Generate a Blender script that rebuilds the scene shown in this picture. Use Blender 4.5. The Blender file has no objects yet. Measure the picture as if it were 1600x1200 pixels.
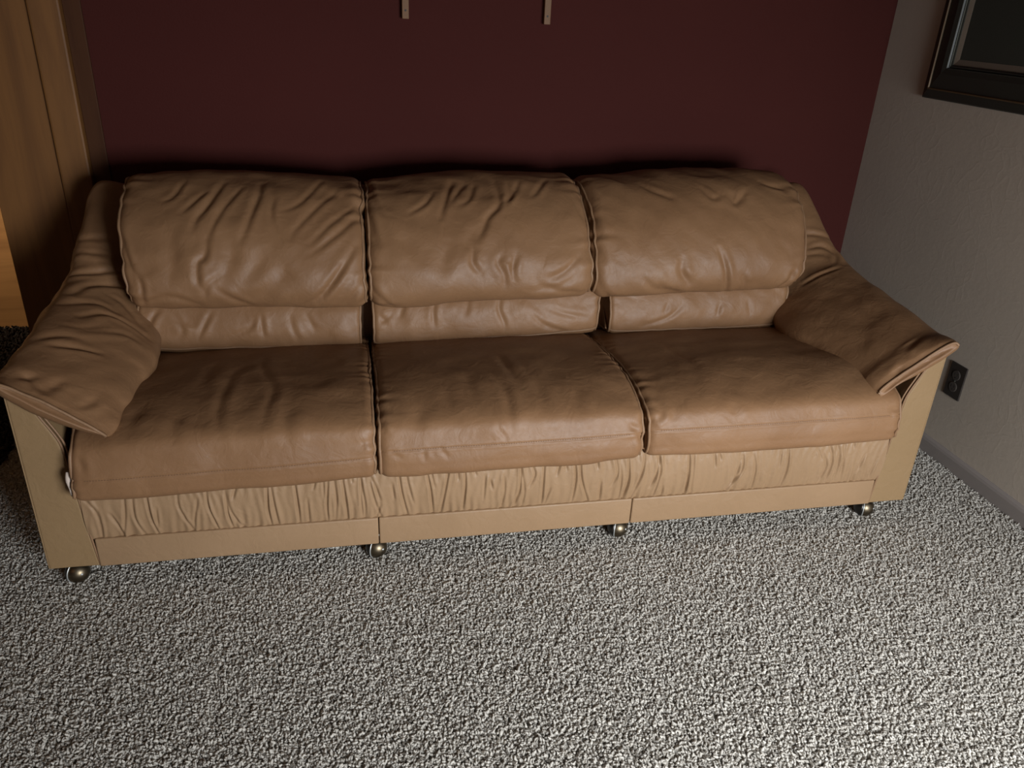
import bpy, bmesh, math, random
import numpy as np
from mathutils import Vector, Matrix

rng = np.random.RandomState(7)
random.seed(7)
SC = bpy.context.scene
COL = SC.collection

# ------------------------------------------------------------------ camera
cam_d = bpy.data.cameras.new('camera')
cam_d.sensor_fit = 'HORIZONTAL'
cam_d.sensor_width = 36.0
cam_d.lens = 1.2415 * 36.0 / 1.6
cam_d.clip_start = 0.05
cam = bpy.data.objects.new('camera', cam_d)
COL.objects.link(cam)
cam.location = (0.734, -1.7233, 1.3513)
cam.rotation_mode = 'XYZ'
cam.rotation_euler = (1.1200, -0.0420, -0.2051)
SC.camera = cam

# ------------------------------------------------------------------ world, lights, exposure
w = bpy.data.worlds.new('world')
SC.world = w
w.use_nodes = True
w.node_tree.nodes['Background'].inputs[0].default_value = (0.55, 0.68, 0.9, 1)
w.node_tree.nodes['Background'].inputs[1].default_value = 0.6


def area_light(name, loc, target, sx, sy, power, color):
    d = bpy.data.lights.new(name, 'AREA')
    d.shape = 'RECTANGLE'
    d.size = sx
    d.size_y = sy
    d.energy = power
    d.color = color
    o = bpy.data.objects.new(name, d)
    COL.objects.link(o)
    o.location = loc
    o.rotation_euler = (Vector(target) - Vector(loc)).to_track_quat('-Z', 'Y').to_euler()
    return o


WIN = (1.40, 2.58, 0.30, 1.65)          # window opening in the wall behind the camera (x0,x1,z0,z1)
area_light('window_daylight', (2.02, -2.62, 0.80), (1.50, -0.75, 0.0), 1.10, 0.85, 48, (0.92, 0.965, 1.0))
bpy.data.lights['window_daylight'].spread = math.radians(112)
area_light('warm_room_lamp', (-1.3, -2.4, 2.1), (0.6, 0.6, 0.5), 0.3, 0.3, 2.2, (1.0, 0.52, 0.22))
area_light('hall_wall_light', (-1.6, 1.22, 0.95), (-0.65, 1.82, 0.62), 0.25, 0.25, 2.6, (1.0, 0.80, 0.58))
bpy.data.lights['hall_wall_light'].spread = math.radians(70)
SC.view_settings.view_transform = 'Standard'
SC.view_settings.look = 'None'
SC.view_settings.gamma = 1.0
SC.view_settings.use_curve_mapping = False
SC.view_settings.exposure = 0.0

# ------------------------------------------------------------------ materials


def new_mat(name):
    m = bpy.data.materials.new(name)
    m.use_nodes = True
    nt = m.node_tree
    return m, nt, nt.nodes['Principled BSDF']


def nd(nt, typ, **kw):
    n = nt.nodes.new(typ)
    for k, v in kw.items():
        if k.startswith('i_'):
            key = k[2:]
            key = int(key) if key.isdigit() else key.replace('_', ' ')
            n.inputs[key].default_value = v
        else:
            setattr(n, k, v)
    return n


def ramp(nt, fac, stops):
    r = nt.nodes.new('ShaderNodeValToRGB')
    e = r.color_ramp.elements
    while len(e) < len(stops):
        e.new(0.5)
    for el, (p, c) in zip(e, stops):
        el.position = p
        el.color = (*c, 1) if len(c) == 3 else c
    nt.links.new(fac, r.inputs[0])
    return r


def plain(name, color, rough=0.5, metal=0.0, spec=0.5):
    m, nt, b = new_mat(name)
    b.inputs['Base Color'].default_value = (*color, 1)
    b.inputs['Roughness'].default_value = rough
    b.inputs['Metallic'].default_value = metal
    b.inputs['Specular IOR Level'].default_value = spec
    return m


def leather(name, c0, c1, rough=0.42):
    m, nt, b = new_mat(name)
    L = nt.links
    tc = nd(nt, 'ShaderNodeTexCoord')
    n1 = nd(nt, 'ShaderNodeTexNoise', i_Scale=4.0, i_Detail=5.0, i_Roughness=0.6)
    L.new(tc.outputs['Object'], n1.inputs['Vector'])
    r = ramp(nt, n1.outputs['Fac'], [(0.3, c0), (0.7, c1)])
    L.new(r.outputs[0], b.inputs['Base Color'])
    # pebbled grain
    v = nd(nt, 'ShaderNodeTexVoronoi', i_Scale=420.0)
    L.new(tc.outputs['Object'], v.inputs['Vector'])
    n2 = nd(nt, 'ShaderNodeTexNoise', i_Scale=90.0, i_Detail=4.0)
    L.new(tc.outputs['Object'], n2.inputs['Vector'])
    n3 = nd(nt, 'ShaderNodeTexNoise', i_Scale=22.0, i_Detail=3.0)
    n3.inputs['Distortion'].default_value = 1.2
    L.new(tc.outputs['Object'], n3.inputs['Vector'])
    b1 = nd(nt, 'ShaderNodeBump', i_Strength=0.10, i_Distance=0.001)
    L.new(v.outputs['Distance'], b1.inputs['Height'])
    b2 = nd(nt, 'ShaderNodeBump', i_Strength=0.22, i_Distance=0.002)
    L.new(n2.outputs['Fac'], b2.inputs['Height'])
    L.new(b1.outputs[0], b2.inputs['Normal'])
    b3 = nd(nt, 'ShaderNodeBump', i_Strength=0.30, i_Distance=0.006)
    L.new(n3.outputs['Fac'], b3.inputs['Height'])
    L.new(b2.outputs[0], b3.inputs['Normal'])
    L.new(b3.outputs[0], b.inputs['Normal'])
    rr = nd(nt, 'ShaderNodeMapRange', i_3=rough - 0.06, i_4=rough + 0.10)
    L.new(n2.outputs['Fac'], rr.inputs[0])
    L.new(rr.outputs[0], b.inputs['Roughness'])
    b.inputs['Specular IOR Level'].default_value = 0.34
    return m


def wood(name, c0, c1, axis='Z', scale=1.0, rough=0.62):
    m, nt, b = new_mat(name)
    L = nt.links
    tc = nd(nt, 'ShaderNodeTexCoord')
    mp = nd(nt, 'ShaderNodeMapping')
    s = {'Z': (9, 9, 0.7), 'X': (0.7, 9, 9), 'Y': (9, 0.7, 9)}[axis]
    mp.inputs['Scale'].default_value = tuple(v * scale for v in s)
    L.new(tc.outputs['Object'], mp.inputs['Vector'])
    n = nd(nt, 'ShaderNodeTexNoise', i_Scale=1.6, i_Detail=6.0, i_Roughness=0.6)
    n.inputs['Distortion'].default_value = 0.6
    L.new(mp.outputs[0], n.inputs['Vector'])
    r = ramp(nt, n.outputs['Fac'], [(0.30, c0), (0.50, c1), (0.56, tuple(0.8 * a + 0.2 * d for a, d in zip(c1, c0))), (0.75, c0)])
    L.new(r.outputs[0], b.inputs['Base Color'])
    b.inputs['Roughness'].default_value = rough
    bp = nd(nt, 'ShaderNodeBump', i_Strength=0.15, i_Distance=0.002)
    L.new(n.outputs['Fac'], bp.inputs['Height'])
    L.new(bp.outputs[0], b.inputs['Normal'])
    return m


def painted(name, color, bump_scale, bump, rough=0.6, trowel=False, var=0.06):
    m, nt, b = new_mat(name)
    L = nt.links
    tc = nd(nt, 'ShaderNodeTexCoord')
    n = nd(nt, 'ShaderNodeTexNoise', i_Scale=bump_scale, i_Detail=4.0)
    L.new(tc.outputs['Object'], n.inputs['Vector'])
    n2 = nd(nt, 'ShaderNodeTexNoise', i_Scale=1.5, i_Detail=3.0)
    L.new(tc.outputs['Object'], n2.inputs['Vector'])
    r = ramp(nt, n2.outputs['Fac'], [(0.3, tuple(c * (1 - var) for c in color)), (0.7, tuple(c * (1 + var) for c in color))])
    L.new(r.outputs[0], b.inputs['Base Color'])
    bp = nd(nt, 'ShaderNodeBump', i_Strength=bump, i_Distance=0.002)
    L.new(n.outputs['Fac'], bp.inputs['Height'])
    last = bp
    if trowel:
        v = nd(nt, 'ShaderNodeTexVoronoi', i_Scale=7.0, feature='DISTANCE_TO_EDGE')
        nz = nd(nt, 'ShaderNodeTexNoise', i_Scale=5.0, i_Detail=2.0)
        L.new(tc.outputs['Object'], nz.inputs['Vector'])
        mx = nd(nt, 'ShaderNodeMixRGB', i_Fac=0.35)
        L.new(tc.outputs['Object'], mx.inputs[1])
        L.new(nz.outputs['Color'], mx.inputs[2])
        L.new(mx.outputs[0], v.inputs['Vector'])
        r2 = ramp(nt, v.outputs['Distance'], [(0.0, (1, 1, 1)), (0.03, (0, 0, 0))])
        b2 = nd(nt, 'ShaderNodeBump', i_Strength=0.07, i_Distance=0.002)
        L.new(r2.outputs[0], b2.inputs['Height'])
        L.new(bp.outputs[0], b2.inputs['Normal'])
        last = b2
    L.new(last.outputs[0], b.inputs['Normal'])
    b.inputs['Roughness'].default_value = rough
    return m


M = {}
M['leather'] = leather('tan_leather', (0.195, 0.100, 0.047), (0.240, 0.128, 0.062), 0.50)
M['leather_panel'] = leather('smooth_tan_leather', (0.240, 0.151, 0.073), (0.264, 0.168, 0.084), 0.52)
M['leather_skirt'] = leather('soft_tan_leather', (0.262, 0.162, 0.088), (0.300, 0.188, 0.105), 0.46)
M['welt'] = leather('leather_welt', (0.20, 0.110, 0.058), (0.26, 0.15, 0.08), 0.5)
M['thread'] = plain('tan_thread', (0.12, 0.062, 0.032), 0.7)
M['lining'] = plain('pale_lining', (0.55, 0.45, 0.38), 0.9)
M['brass'] = plain('aged_brass', (0.17, 0.135, 0.09), 0.40, 1.0)
M['dark_metal'] = plain('dark_metal', (0.08, 0.075, 0.07), 0.35, 1.0)
M['pale_rim'] = plain('pale_metal_rim', (0.55, 0.56, 0.55), 0.35, 0.6)
M['black_plastic'] = plain('black_plastic', (0.012, 0.012, 0.012), 0.5)
M['maroon'] = painted('maroon_wall_paint', (0.058, 0.0138, 0.0112), 160.0, 0.4, 0.85)
M['maroon'].node_tree.nodes['Principled BSDF'].inputs['Specular IOR Level'].default_value = 0.12
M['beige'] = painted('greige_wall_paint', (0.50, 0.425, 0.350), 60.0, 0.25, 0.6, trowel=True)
M['grey_dim'] = painted('ceiling_paint', (0.22, 0.20, 0.18), 120.0, 0.5, 0.9)  # unseen ceiling, toned down to weaken its bounced fill light
M['beige_dim'] = painted('darkened_wall_paint', (0.28, 0.22, 0.17), 60.0, 0.2, 0.7)  # for the unseen left and front walls, darkened to bounce less light
M['base'] = painted('baseboard_paint', (0.30, 0.26, 0.24), 60.0, 0.1, 0.45)
M['oak'] = wood('oak_casing', (0.13, 0.050, 0.010), (0.19, 0.078, 0.017), 'Z')
M['oak_dark'] = wood('dark_stained_oak', (0.050, 0.018, 0.008), (0.068, 0.026, 0.011), 'Z')
M['oak_dark'].node_tree.nodes['Principled BSDF'].inputs['Specular IOR Level'].default_value = 0.15
M['oak_door'] = wood('oak_panel', (0.30, 0.14, 0.045), (0.48, 0.25, 0.085), 'X', 0.7)
M['batten'] = wood('pine_strip', (0.13, 0.055, 0.018), (0.17, 0.08, 0.03), 'Z')
M['outlet'] = plain('dark_brown_outlet', (0.035, 0.028, 0.024), 0.35)
M['outlet_face'] = plain('brown_receptacle', (0.06, 0.05, 0.043), 0.4)
M['frame_black'] = plain('black_frame_lacquer', (0.028, 0.028, 0.022), 0.45)
M['gold'] = plain('dull_gold_bead', (0.115, 0.068, 0.032), 0.55, 0.3)
M['silver'] = plain('thin_silver_line', (0.12, 0.12, 0.10), 0.5, 0.4)
M['mat'] = plain('pale_mat_board', (0.20, 0.155, 0.115), 0.8)
M['glass'] = plain('glazing_painted_reflection', (0.048, 0.056, 0.046), 0.25)  # greenish lift in the base colour stands in for a reflection on the glass

# ------------------------------------------------------------------ helpers


def link(name, me, mat, parent=None, smooth=True):
    o = bpy.data.objects.new(name, me)
    COL.objects.link(o)
    if mat:
        me.materials.append(mat)
    if smooth:
        me.polygons.foreach_set('use_smooth', [True] * len(me.polygons))
    if parent:
        o.parent = parent
    return o


def np_mesh(name, V, F):
    """V (n,3) float, F (m,4) quads."""
    me = bpy.data.meshes.new(name)
    F = np.asarray(F, dtype=np.int32)
    me.vertices.add(len(V))
    me.vertices.foreach_set('co', np.asarray(V, dtype=np.float32).ravel())
    k = F.shape[1]
    me.loops.add(F.size)
    me.loops.foreach_set('vertex_index', F.ravel())
    me.polygons.add(len(F))
    me.polygons.foreach_set('loop_start', np.arange(0, F.size, k, dtype=np.int32))
    me.update(calc_edges=True)
    me.validate()
    return me


def bm_obj(name, bm, mat, parent=None, smooth=False):
    me = bpy.data.meshes.new(name)
    bmesh.ops.recalc_face_normals(bm, faces=bm.faces)
    bm.to_mesh(me)
    bm.free()
    return link(name, me, mat, parent, smooth)


def add_box(bm, x0, x1, y0, y1, z0, z1, bev=0.0, seg=2):
    r = bmesh.ops.create_cube(bm, size=1.0)
    for v in r['verts']:
        v.co = Vector(((x0 + x1) / 2 + v.co.x * (x1 - x0), (y0 + y1) / 2 + v.co.y * (y1 - y0), (z0 + z1) / 2 + v.co.z * (z1 - z0)))
    if bev > 0:
        es = list({e for v in r['verts'] for e in v.link_edges})
        bmesh.ops.bevel(bm, geom=es, offset=bev, segments=seg, profile=0.6, affect='EDGES')


def box(name, mat, parent, *a, bev=0.0, seg=2, smooth=False):
    bm = bmesh.new()
    add_box(bm, *a, bev=bev, seg=seg)
    return bm_obj(name, bm, mat, parent, smooth)


def tube_arrays(pts, r, n=8, closed=False):
    pts = np.asarray(pts, float)
    if closed:
        t = np.roll(pts, -1, 0) - np.roll(pts, 1, 0)
    else:
        t = np.gradient(pts, axis=0)
    t /= np.linalg.norm(t, axis=1)[:, None] + 1e-12
    ref = np.array([0.31, 0.25, 0.92])
    a = np.cross(t, ref)
    a /= np.linalg.norm(a, axis=1)[:, None] + 1e-12
    b = np.cross(t, a)
    ang = np.linspace(0, 2 * np.pi, n, endpoint=False)
    rr = np.broadcast_to(np.asarray(r, float).reshape(-1, 1, 1) if np.ndim(r) else r, (len(pts), 1, 1))
    V = pts[:, None, :] + rr * (np.cos(ang)[None, :, None] * a[:, None, :] + np.sin(ang)[None, :, None] * b[:, None, :])
    m = len(pts)
    i = np.arange(m if closed else m - 1)
    j = np.arange(n)
    I, J = np.meshgrid(i, j, indexing='ij')
    I2 = (I + 1) % m
    J2 = (J + 1) % n
    F = np.stack([I * n + J, I * n + J2, I2 * n + J2, I2 * n + J], -1).reshape(-1, 4)
    return V.reshape(-1, 3), F


def tube(name, pts, r, mat, parent, n=8, closed=False):
    V, F = tube_arrays(pts, r, n, closed)
    return link(name, np_mesh(name, V, F), mat, parent)


# ------------------------------------------------------------------ cushion surfaces (numpy grids)
#BEGIN_GRIDS
def cr(P, n):
    """Catmull-Rom through rows of P, n samples."""
    P = np.asarray(P, float)
    m = len(P)
    t = np.linspace(0, m - 1, n)
    i = np.clip(np.floor(t).astype(int), 0, m - 2)
    f = (t - i)[:, None]
    p0 = P[np.clip(i - 1, 0, m - 1)]
    p1 = P[i]
    p2 = P[i + 1]
    p3 = P[np.clip(i + 2, 0, m - 1)]
    return 0.5 * ((2 * p1) + (-p0 + p2) * f + (2 * p0 - 5 * p1 + 4 * p2 - p3) * f ** 2 + (-p0 + 3 * p1 - 3 * p2 + p3) * f ** 3)


def closed_profile(P, step):
    """closed smooth loop through P (y,z), resampled at about `step`; returns pts, outward normals, arclength"""
    P = np.asarray(P, float)
    m = len(P)
    Q = []
    for k in range(m):
        p0, p1, p2, p3 = P[(k - 1) % m], P[k], P[(k + 1) % m], P[(k + 2) % m]
        for f in np.linspace(0, 1, 24, endpoint=False):
            Q.append(0.5 * ((2 * p1) + (-p0 + p2) * f + (2 * p0 - 5 * p1 + 4 * p2 - p3) * f ** 2 + (-p0 + 3 * p1 - 3 * p2 + p3) * f ** 3))
    Q = np.array(Q)
    Qc = np.vstack([Q, Q[:1]])
    s = np.concatenate([[0], np.cumsum(np.linalg.norm(np.diff(Qc, axis=0), axis=1))])
    n = int(s[-1] / step)
    ss = np.linspace(0, s[-1], n, endpoint=False)
    R = np.stack([np.interp(ss, s, Qc[:, 0]), np.interp(ss, s, Qc[:, 1])], 1)
    t = np.roll(R, -2, 0) - np.roll(R, 2, 0)
    t /= np.linalg.norm(t, axis=1)[:, None]
    N = np.stack([t[:, 1], -t[:, 0]], 1)
    area = 0.5 * np.sum(R[:, 0] * np.roll(R[:, 1], -1) - np.roll(R[:, 0], -1) * R[:, 1])
    if area < 0:
        N = -N
    return R, N, ss


def sweep_grid(P, x0, x1, r_end, step, puff=0.0, skew=None):
    R, N, s = closed_profile(P, step)
    # columns: dense round ends
    th = np.linspace(0, np.pi / 2, 10)
    e = r_end * (1 - np.cos(th))
    mid = np.linspace(x0 + r_end, x1 - r_end, max(4, int((x1 - x0 - 2 * r_end) / step)))
    X = np.concatenate([x0 + e[:-1], mid, x1 - e[::-1][1:]])
    d0 = np.clip((X - x0) / r_end, 0, 1)
    d1 = np.clip((x1 - X) / r_end, 0, 1)
    inset = r_end * (1 - np.sqrt(1 - (1 - d0) ** 2)) + r_end * (1 - np.sqrt(1 - (1 - d1) ** 2))
    u = (X - x0) / (x1 - x0)
    pf = puff * (1 - np.abs(2 * u - 1) ** 3.0)
    off = (pf - inset)[:, None]
    Y = R[None, :, 0] + N[None, :, 0] * off
    Z = R[None, :, 1] + N[None, :, 1] * off
    XX = np.repeat(X[:, None], len(R), 1)
    G = np.stack([XX, Y, Z], -1)
    if skew is not None:
        G = skew(G, u)
    U = XX.copy()
    V = np.repeat(s[None, :], len(X), 0)
    return dict(G=G, U=U, V=V, closed=True, per=s[-1] + (s[1] - s[0]))


def loft_grid(stations, n_s, n_a, mirror=None):
    """arm cushion: stations (O, I, bulge, under) ; closed cross sections"""
    A = np.array([[*o, *i, b, un] for (o, i, b, un) in stations])
    A = cr(A, n_s)
    O, I, B, UN = A[:, 0:3], A[:, 3:6], A[:, 6], A[:, 7]
    mid = (O + I) / 2
    t = np.gradient(mid, axis=0)
    t /= np.linalg.norm(t, axis=1)[:, None]
    c = I - O
    L = np.linalg.norm(c, axis=1)
    nrm = np.cross(c, t)
    nrm /= np.linalg.norm(nrm, axis=1)[:, None]
    nrm *= np.sign(nrm[:, 2:3] - nrm[:, 1:2] * 0.3 + 1e-9)
    na_t = int(n_a * 0.72)
    a = np.linspace(0, 1, na_t)
    a2 = np.linspace(0, 1, n_a - na_t + 2)[1:-1]
    ca = np.concatenate([0.5 - 0.5 * np.sign(np.cos(np.pi * a)) * np.abs(np.cos(np.pi * a)) ** 0.85, 1 - (0.5 - 0.5 * np.cos(np.pi * a2))])
    up = np.concatenate([np.sin(np.pi * a) ** 0.62, np.zeros(len(a2))])
    dn = np.concatenate([np.zeros(na_t), -np.sin(np.pi * a2) ** 0.8])
    G = O[:, None, :] + c[:, None, :] * ca[None, :, None] + nrm[:, None, :] * (up[None, :, None] * B[:, None, None] + dn[None, :, None] * UN[:, None, None])
    s = np.concatenate([[0], np.cumsum(np.linalg.norm(np.diff(mid, axis=0), axis=1))])
    U = np.repeat(s[:, None], n_a, 1)
    dd = np.linalg.norm(np.diff(G, axis=1), axis=2)
    V = np.concatenate([np.zeros((n_s, 1)), np.cumsum(dd, 1)], 1)
    V = V.mean(0)[None, :].repeat(n_s, 0)
    if mirror is not None:
        G = G.copy()
        G[..., 0] = mirror - G[..., 0]
    return dict(G=G, U=U, V=V, closed=True, per=1e9)


def grid_normals(g):
    G = g['G']
    du = np.gradient(G, axis=0)
    if g['closed']:
        dv = np.roll(G, -1, 1) - np.roll(G, 1, 1)
    else:
        dv = np.gradient(G, axis=1)
    n = np.cross(du, dv)
    n /= np.linalg.norm(n, axis=2)[..., None] + 1e-12
    c = G.reshape(-1, 3).mean(0)
    if np.sum(n * (G - c)) < 0:
        n = -n
    if not g['closed'] and n[..., 1].mean() > 0:
        n = -n
    return n


W = 2.33
SOFA_YAW = -0.0154


def seat_profile(zb, zt, nose):
    return [(nose + 0.012, zb + 0.012), (nose - 0.006, zb + 0.05), (nose + 0.004, zb + 0.105), (0.0 + nose * 0.5, zt - 0.028),
            (0.05, zt - 0.004), (0.15, zt + 0.004), (0.30, zt - 0.008), (0.45, zt - 0.030), (0.56, zt - 0.050), (0.60, zt - 0.07), (0.60, zb + 0.03),
            (0.55, zb), (0.30, zb), (0.08, zb - 0.004)]


BACK = [(0.515, 0.548), (0.487, 0.562), (0.472, 0.60), (0.482, 0.655), (0.515, 0.715), (0.565, 0.770), (0.635, 0.815), (0.72, 0.842), (0.80, 0.846),
        (0.868, 0.825), (0.895, 0.77), (0.88, 0.68), (0.80, 0.60), (0.66, 0.555), (0.57, 0.545)]
LUMBAR = [(0.520, 0.409), (0.494, 0.417), (0.484, 0.455), (0.490, 0.50), (0.512, 0.545), (0.56, 0.575), (0.62, 0.56), (0.64, 0.48), (0.61, 0.42), (0.56, 0.402)]

ARM = [  # outer edge, inner edge, crown, under
    ((0.004, -0.034, 0.574), (0.202, -0.037, 0.436), 0.007, 0.005),
    ((-0.008, -0.018, 0.566), (0.206, -0.014, 0.430), 0.020, 0.020),
    ((-0.018, 0.020, 0.560), (0.210, 0.02, 0.428), 0.032, 0.028),
    ((-0.022, 0.07, 0.556), (0.210, 0.07, 0.428), 0.046, 0.03),
    ((-0.024, 0.20, 0.563), (0.222, 0.20, 0.425), 0.058, 0.03),
    ((-0.024, 0.33, 0.575), (0.228, 0.33, 0.425), 0.062, 0.03),
    ((-0.022, 0.45, 0.590), (0.215, 0.46, 0.430), 0.060, 0.03),
    ((-0.020, 0.56, 0.610), (0.195, 0.57, 0.470), 0.055, 0.03),
    ((-0.014, 0.67, 0.660), (0.165, 0.66, 0.545), 0.055, 0.03),
    ((-0.004, 0.77, 0.730), (0.150, 0.745, 0.660), 0.050, 0.03),
    ((0.012, 0.86, 0.785), (0.150, 0.815, 0.750), 0.042, 0.03),
    ((0.030, 0.915, 0.775), (0.150, 0.88, 0.76), 0.020, 0.03),
]


def skirt_grid():
    xs = np.linspace(0.105, 2.225, 1300)
    zs = np.linspace(0.138, 0.315, 60)
    X, Z = np.meshgrid(xs, zs, indexing='ij')
    t = (Z - 0.138) / (0.315 - 0.138)
    Y = 0.004 - 0.012 * np.sin(np.pi * np.clip(t, 0, 1)) ** 0.7 + 0.008 * t
    return dict(G=np.stack([X, Y, Z], -1), U=X.copy(), V=Z.copy(), closed=False, per=1e9)


def tilt_mid(G, u):
    return G


def make_grids():
    g = {}
    st = 0.0032

    def sk(dzl, dzr, sag=0.0, nl=0.0, nr=0.0):
        def f(G, u):
            G = G.copy()
            low = 1 - np.clip((G[..., 2] - 0.55) / 0.27, 0, 1)
            G[..., 0] += nl * low * np.clip(1 - u / 0.35, 0, 1)[:, None] ** 1.5
            G[..., 0] -= nr * low * np.clip(1 - (1 - u) / 0.35, 0, 1)[:, None] ** 1.5
            G[..., 2] += (dzl + (dzr - dzl) * u)[:, None]
            G[..., 2] -= sag * np.sin(np.pi * u)[:, None] ** 2
            return G
        return f
    g['seat0'] = sweep_grid(seat_profile(0.272, 0.448, -0.050), 0.108, 0.7925, 0.024, st, 0.006, sk(-0.006, 0.008))
    g['seat1'] = sweep_grid(seat_profile(0.283, 0.455, -0.052), 0.7965, 1.4665, 0.026, st, 0.008, sk(-0.002, 0.004))
    g['seat2'] = sweep_grid(seat_profile(0.288, 0.455, -0.055), 1.4705, 2.196, 0.026, st, 0.008, sk(0.0, 0.006))
    g['lumbar0'] = sweep_grid(LUMBAR, 0.165, 0.772, 0.016, st, 0.004, sk(0.004, -0.012))
    g['lumbar1'] = sweep_grid(LUMBAR, 0.806, 1.494, 0.018, st, 0.006, sk(-0.012, 0.014))
    g['lumbar2'] = sweep_grid(LUMBAR, 1.528, 2.128, 0.018, st, 0.004, sk(0.006, 0.012))
    g['back0'] = sweep_grid(BACK, 0.128, 0.7925, 0.032, st, 0.012, sk(0.0, -0.014, -0.006, 0.028, 0.0))
    g['back1'] = sweep_grid(BACK, 0.797, 1.4610, 0.038, st, 0.014, sk(-0.014, 0.004, -0.004))
    g['back2'] = sweep_grid(BACK, 1.4655, 2.185, 0.040, st, 0.014, sk(-0.002, 0.016, -0.006, 0.0, 0.040))
    g['arm0'] = loft_grid(ARM, 330, 150)
    arm_r = [(o, (i[0] + (0.026 if 0.30 < i[1] < 0.70 else 0.010 if 0.15 < i[1] < 0.8 else 0.0), i[1], i[2]), b, un) for (o, i, b, un) in ARM]
    arm_r[0] = ((0.006, -0.032, 0.574), (0.202, -0.037, 0.436), 0.019, 0.006)
    arm_r[1] = ((-0.004, -0.018, 0.570), (0.208, -0.014, 0.430), 0.034, 0.020)
    arm_r[2] = ((-0.014, 0.020, 0.564), (0.212, 0.02, 0.428), 0.042, 0.028)
    g['arm1'] = loft_grid(arm_r, 330, 150, mirror=W)
    g['skirt'] = skirt_grid()
    return g


def smooth_noise(P, amp, freq, seed, octaves=3):
    r = np.random.RandomState(seed)
    out = np.zeros(P.shape[:-1])
    for o in range(octaves):
        for k in range(7):
            d = r.normal(size=3)
            d /= np.linalg.norm(d)
            f = freq * (2 ** o) * r.uniform(0.6, 1.4)
            out += amp / (2.0 ** o) / 2.6 * np.sin(2 * np.pi * f * (P @ d) + r.uniform(0, 6.28) + 1.2 * out / amp)
    return out


def fold_field(g, folds):
    """sum of crease profiles; folds: list of (depth mm, width mm, [(u,v)...])"""
    U, V = g['U'], g['V']
    out = np.zeros(U.shape)
    for dep, wid, pl in folds:
        pl = np.asarray(pl, float)
        wd = wid / 1000.0
        # smooth the polyline
        if len(pl) > 2:
            pl = cr(pl, 4 * (len(pl) - 1) + 1)
        seg = np.diff(pl, axis=0)
        L = np.linalg.norm(seg, axis=1) + 1e-9
        cum = np.concatenate([[0], np.cumsum(L)])
        m = 6 * wd
        sel = (U > pl[:, 0].min() - m) & (U < pl[:, 0].max() + m) & (V > pl[:, 1].min() - m) & (V < pl[:, 1].max() + m)
        if not sel.any():
            continue
        u, v = U[sel], V[sel]
        best = np.full(u.shape, 1e9)
        sd = np.zeros(u.shape)
        tt = np.zeros(u.shape)
        for k in range(len(seg)):
            du, dv = u - pl[k, 0], v - pl[k, 1]
            t = np.clip((du * seg[k, 0] + dv * seg[k, 1]) / L[k] ** 2, 0, 1)
            ex, ey = du - t * seg[k, 0], dv - t * seg[k, 1]
            d = np.hypot(ex, ey)
            s = np.sign(seg[k, 0] * dv - seg[k, 1] * du)
            c = d < best
            best = np.where(c, d, best)
            sd = np.where(c, s * d, sd)
            tt = np.where(c, (cum[k] + t * L[k]) / cum[-1], tt)
        tap = np.clip(np.sin(np.pi * np.clip(tt * 0.94 + 0.03, 0, 1)), 0, 1) ** 0.6
        q = sd / wd
        prof = -np.exp(-q ** 2) + 0.62 * np.exp(-((np.abs(q) - 2.0) / 1.25) ** 2) * np.where(q > 0, 1.0, 0.45)
        out[sel] += dep / 1000.0 * tap * prof
    return out
#END_GRIDS


def mesh_from_grid(name, g, caps=True, sink=0.0):
    G = g['G']
    n, m = G.shape[:2]
    V = G.reshape(-1, 3)
    i = np.arange(n - 1)
    j = np.arange(m if g['closed'] else m - 1)
    I, J = np.meshgrid(i, j, indexing='ij')
    J2 = (J + 1) % m
    F = np.stack([I * m + J, I * m + J2, (I + 1) * m + J2, (I + 1) * m + J], -1).reshape(-1, 4)
    if caps and g['closed']:
        ex = []
        for row in (0, n - 1):
            ring = G[row]
            c = ring.mean(0)
            base = len(V)
            inner = [c + (ring - c) * k + np.array([0, sink if row == 0 else 0.0, 0]) * min(1.0, (1 - k) * 3.2) for k in (0.86, 0.55, 0.15, 0.002)]
            V = np.vstack([V] + inner)
            prev = row * m + np.arange(m)
            for q in range(4):
                cur = base + q * m + np.arange(m)
                ex.append(np.stack([prev, np.roll(prev, -1), np.roll(cur, -1), cur], -1))
                prev = cur
        F = np.vstack([F] + ex)
    me = np_mesh(name, V, F)
    bm = bmesh.new()
    bm.from_mesh(me)
    bmesh.ops.recalc_face_normals(bm, faces=bm.faces)
    bm.to_mesh(me)
    bm.free()
    return me


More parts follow.
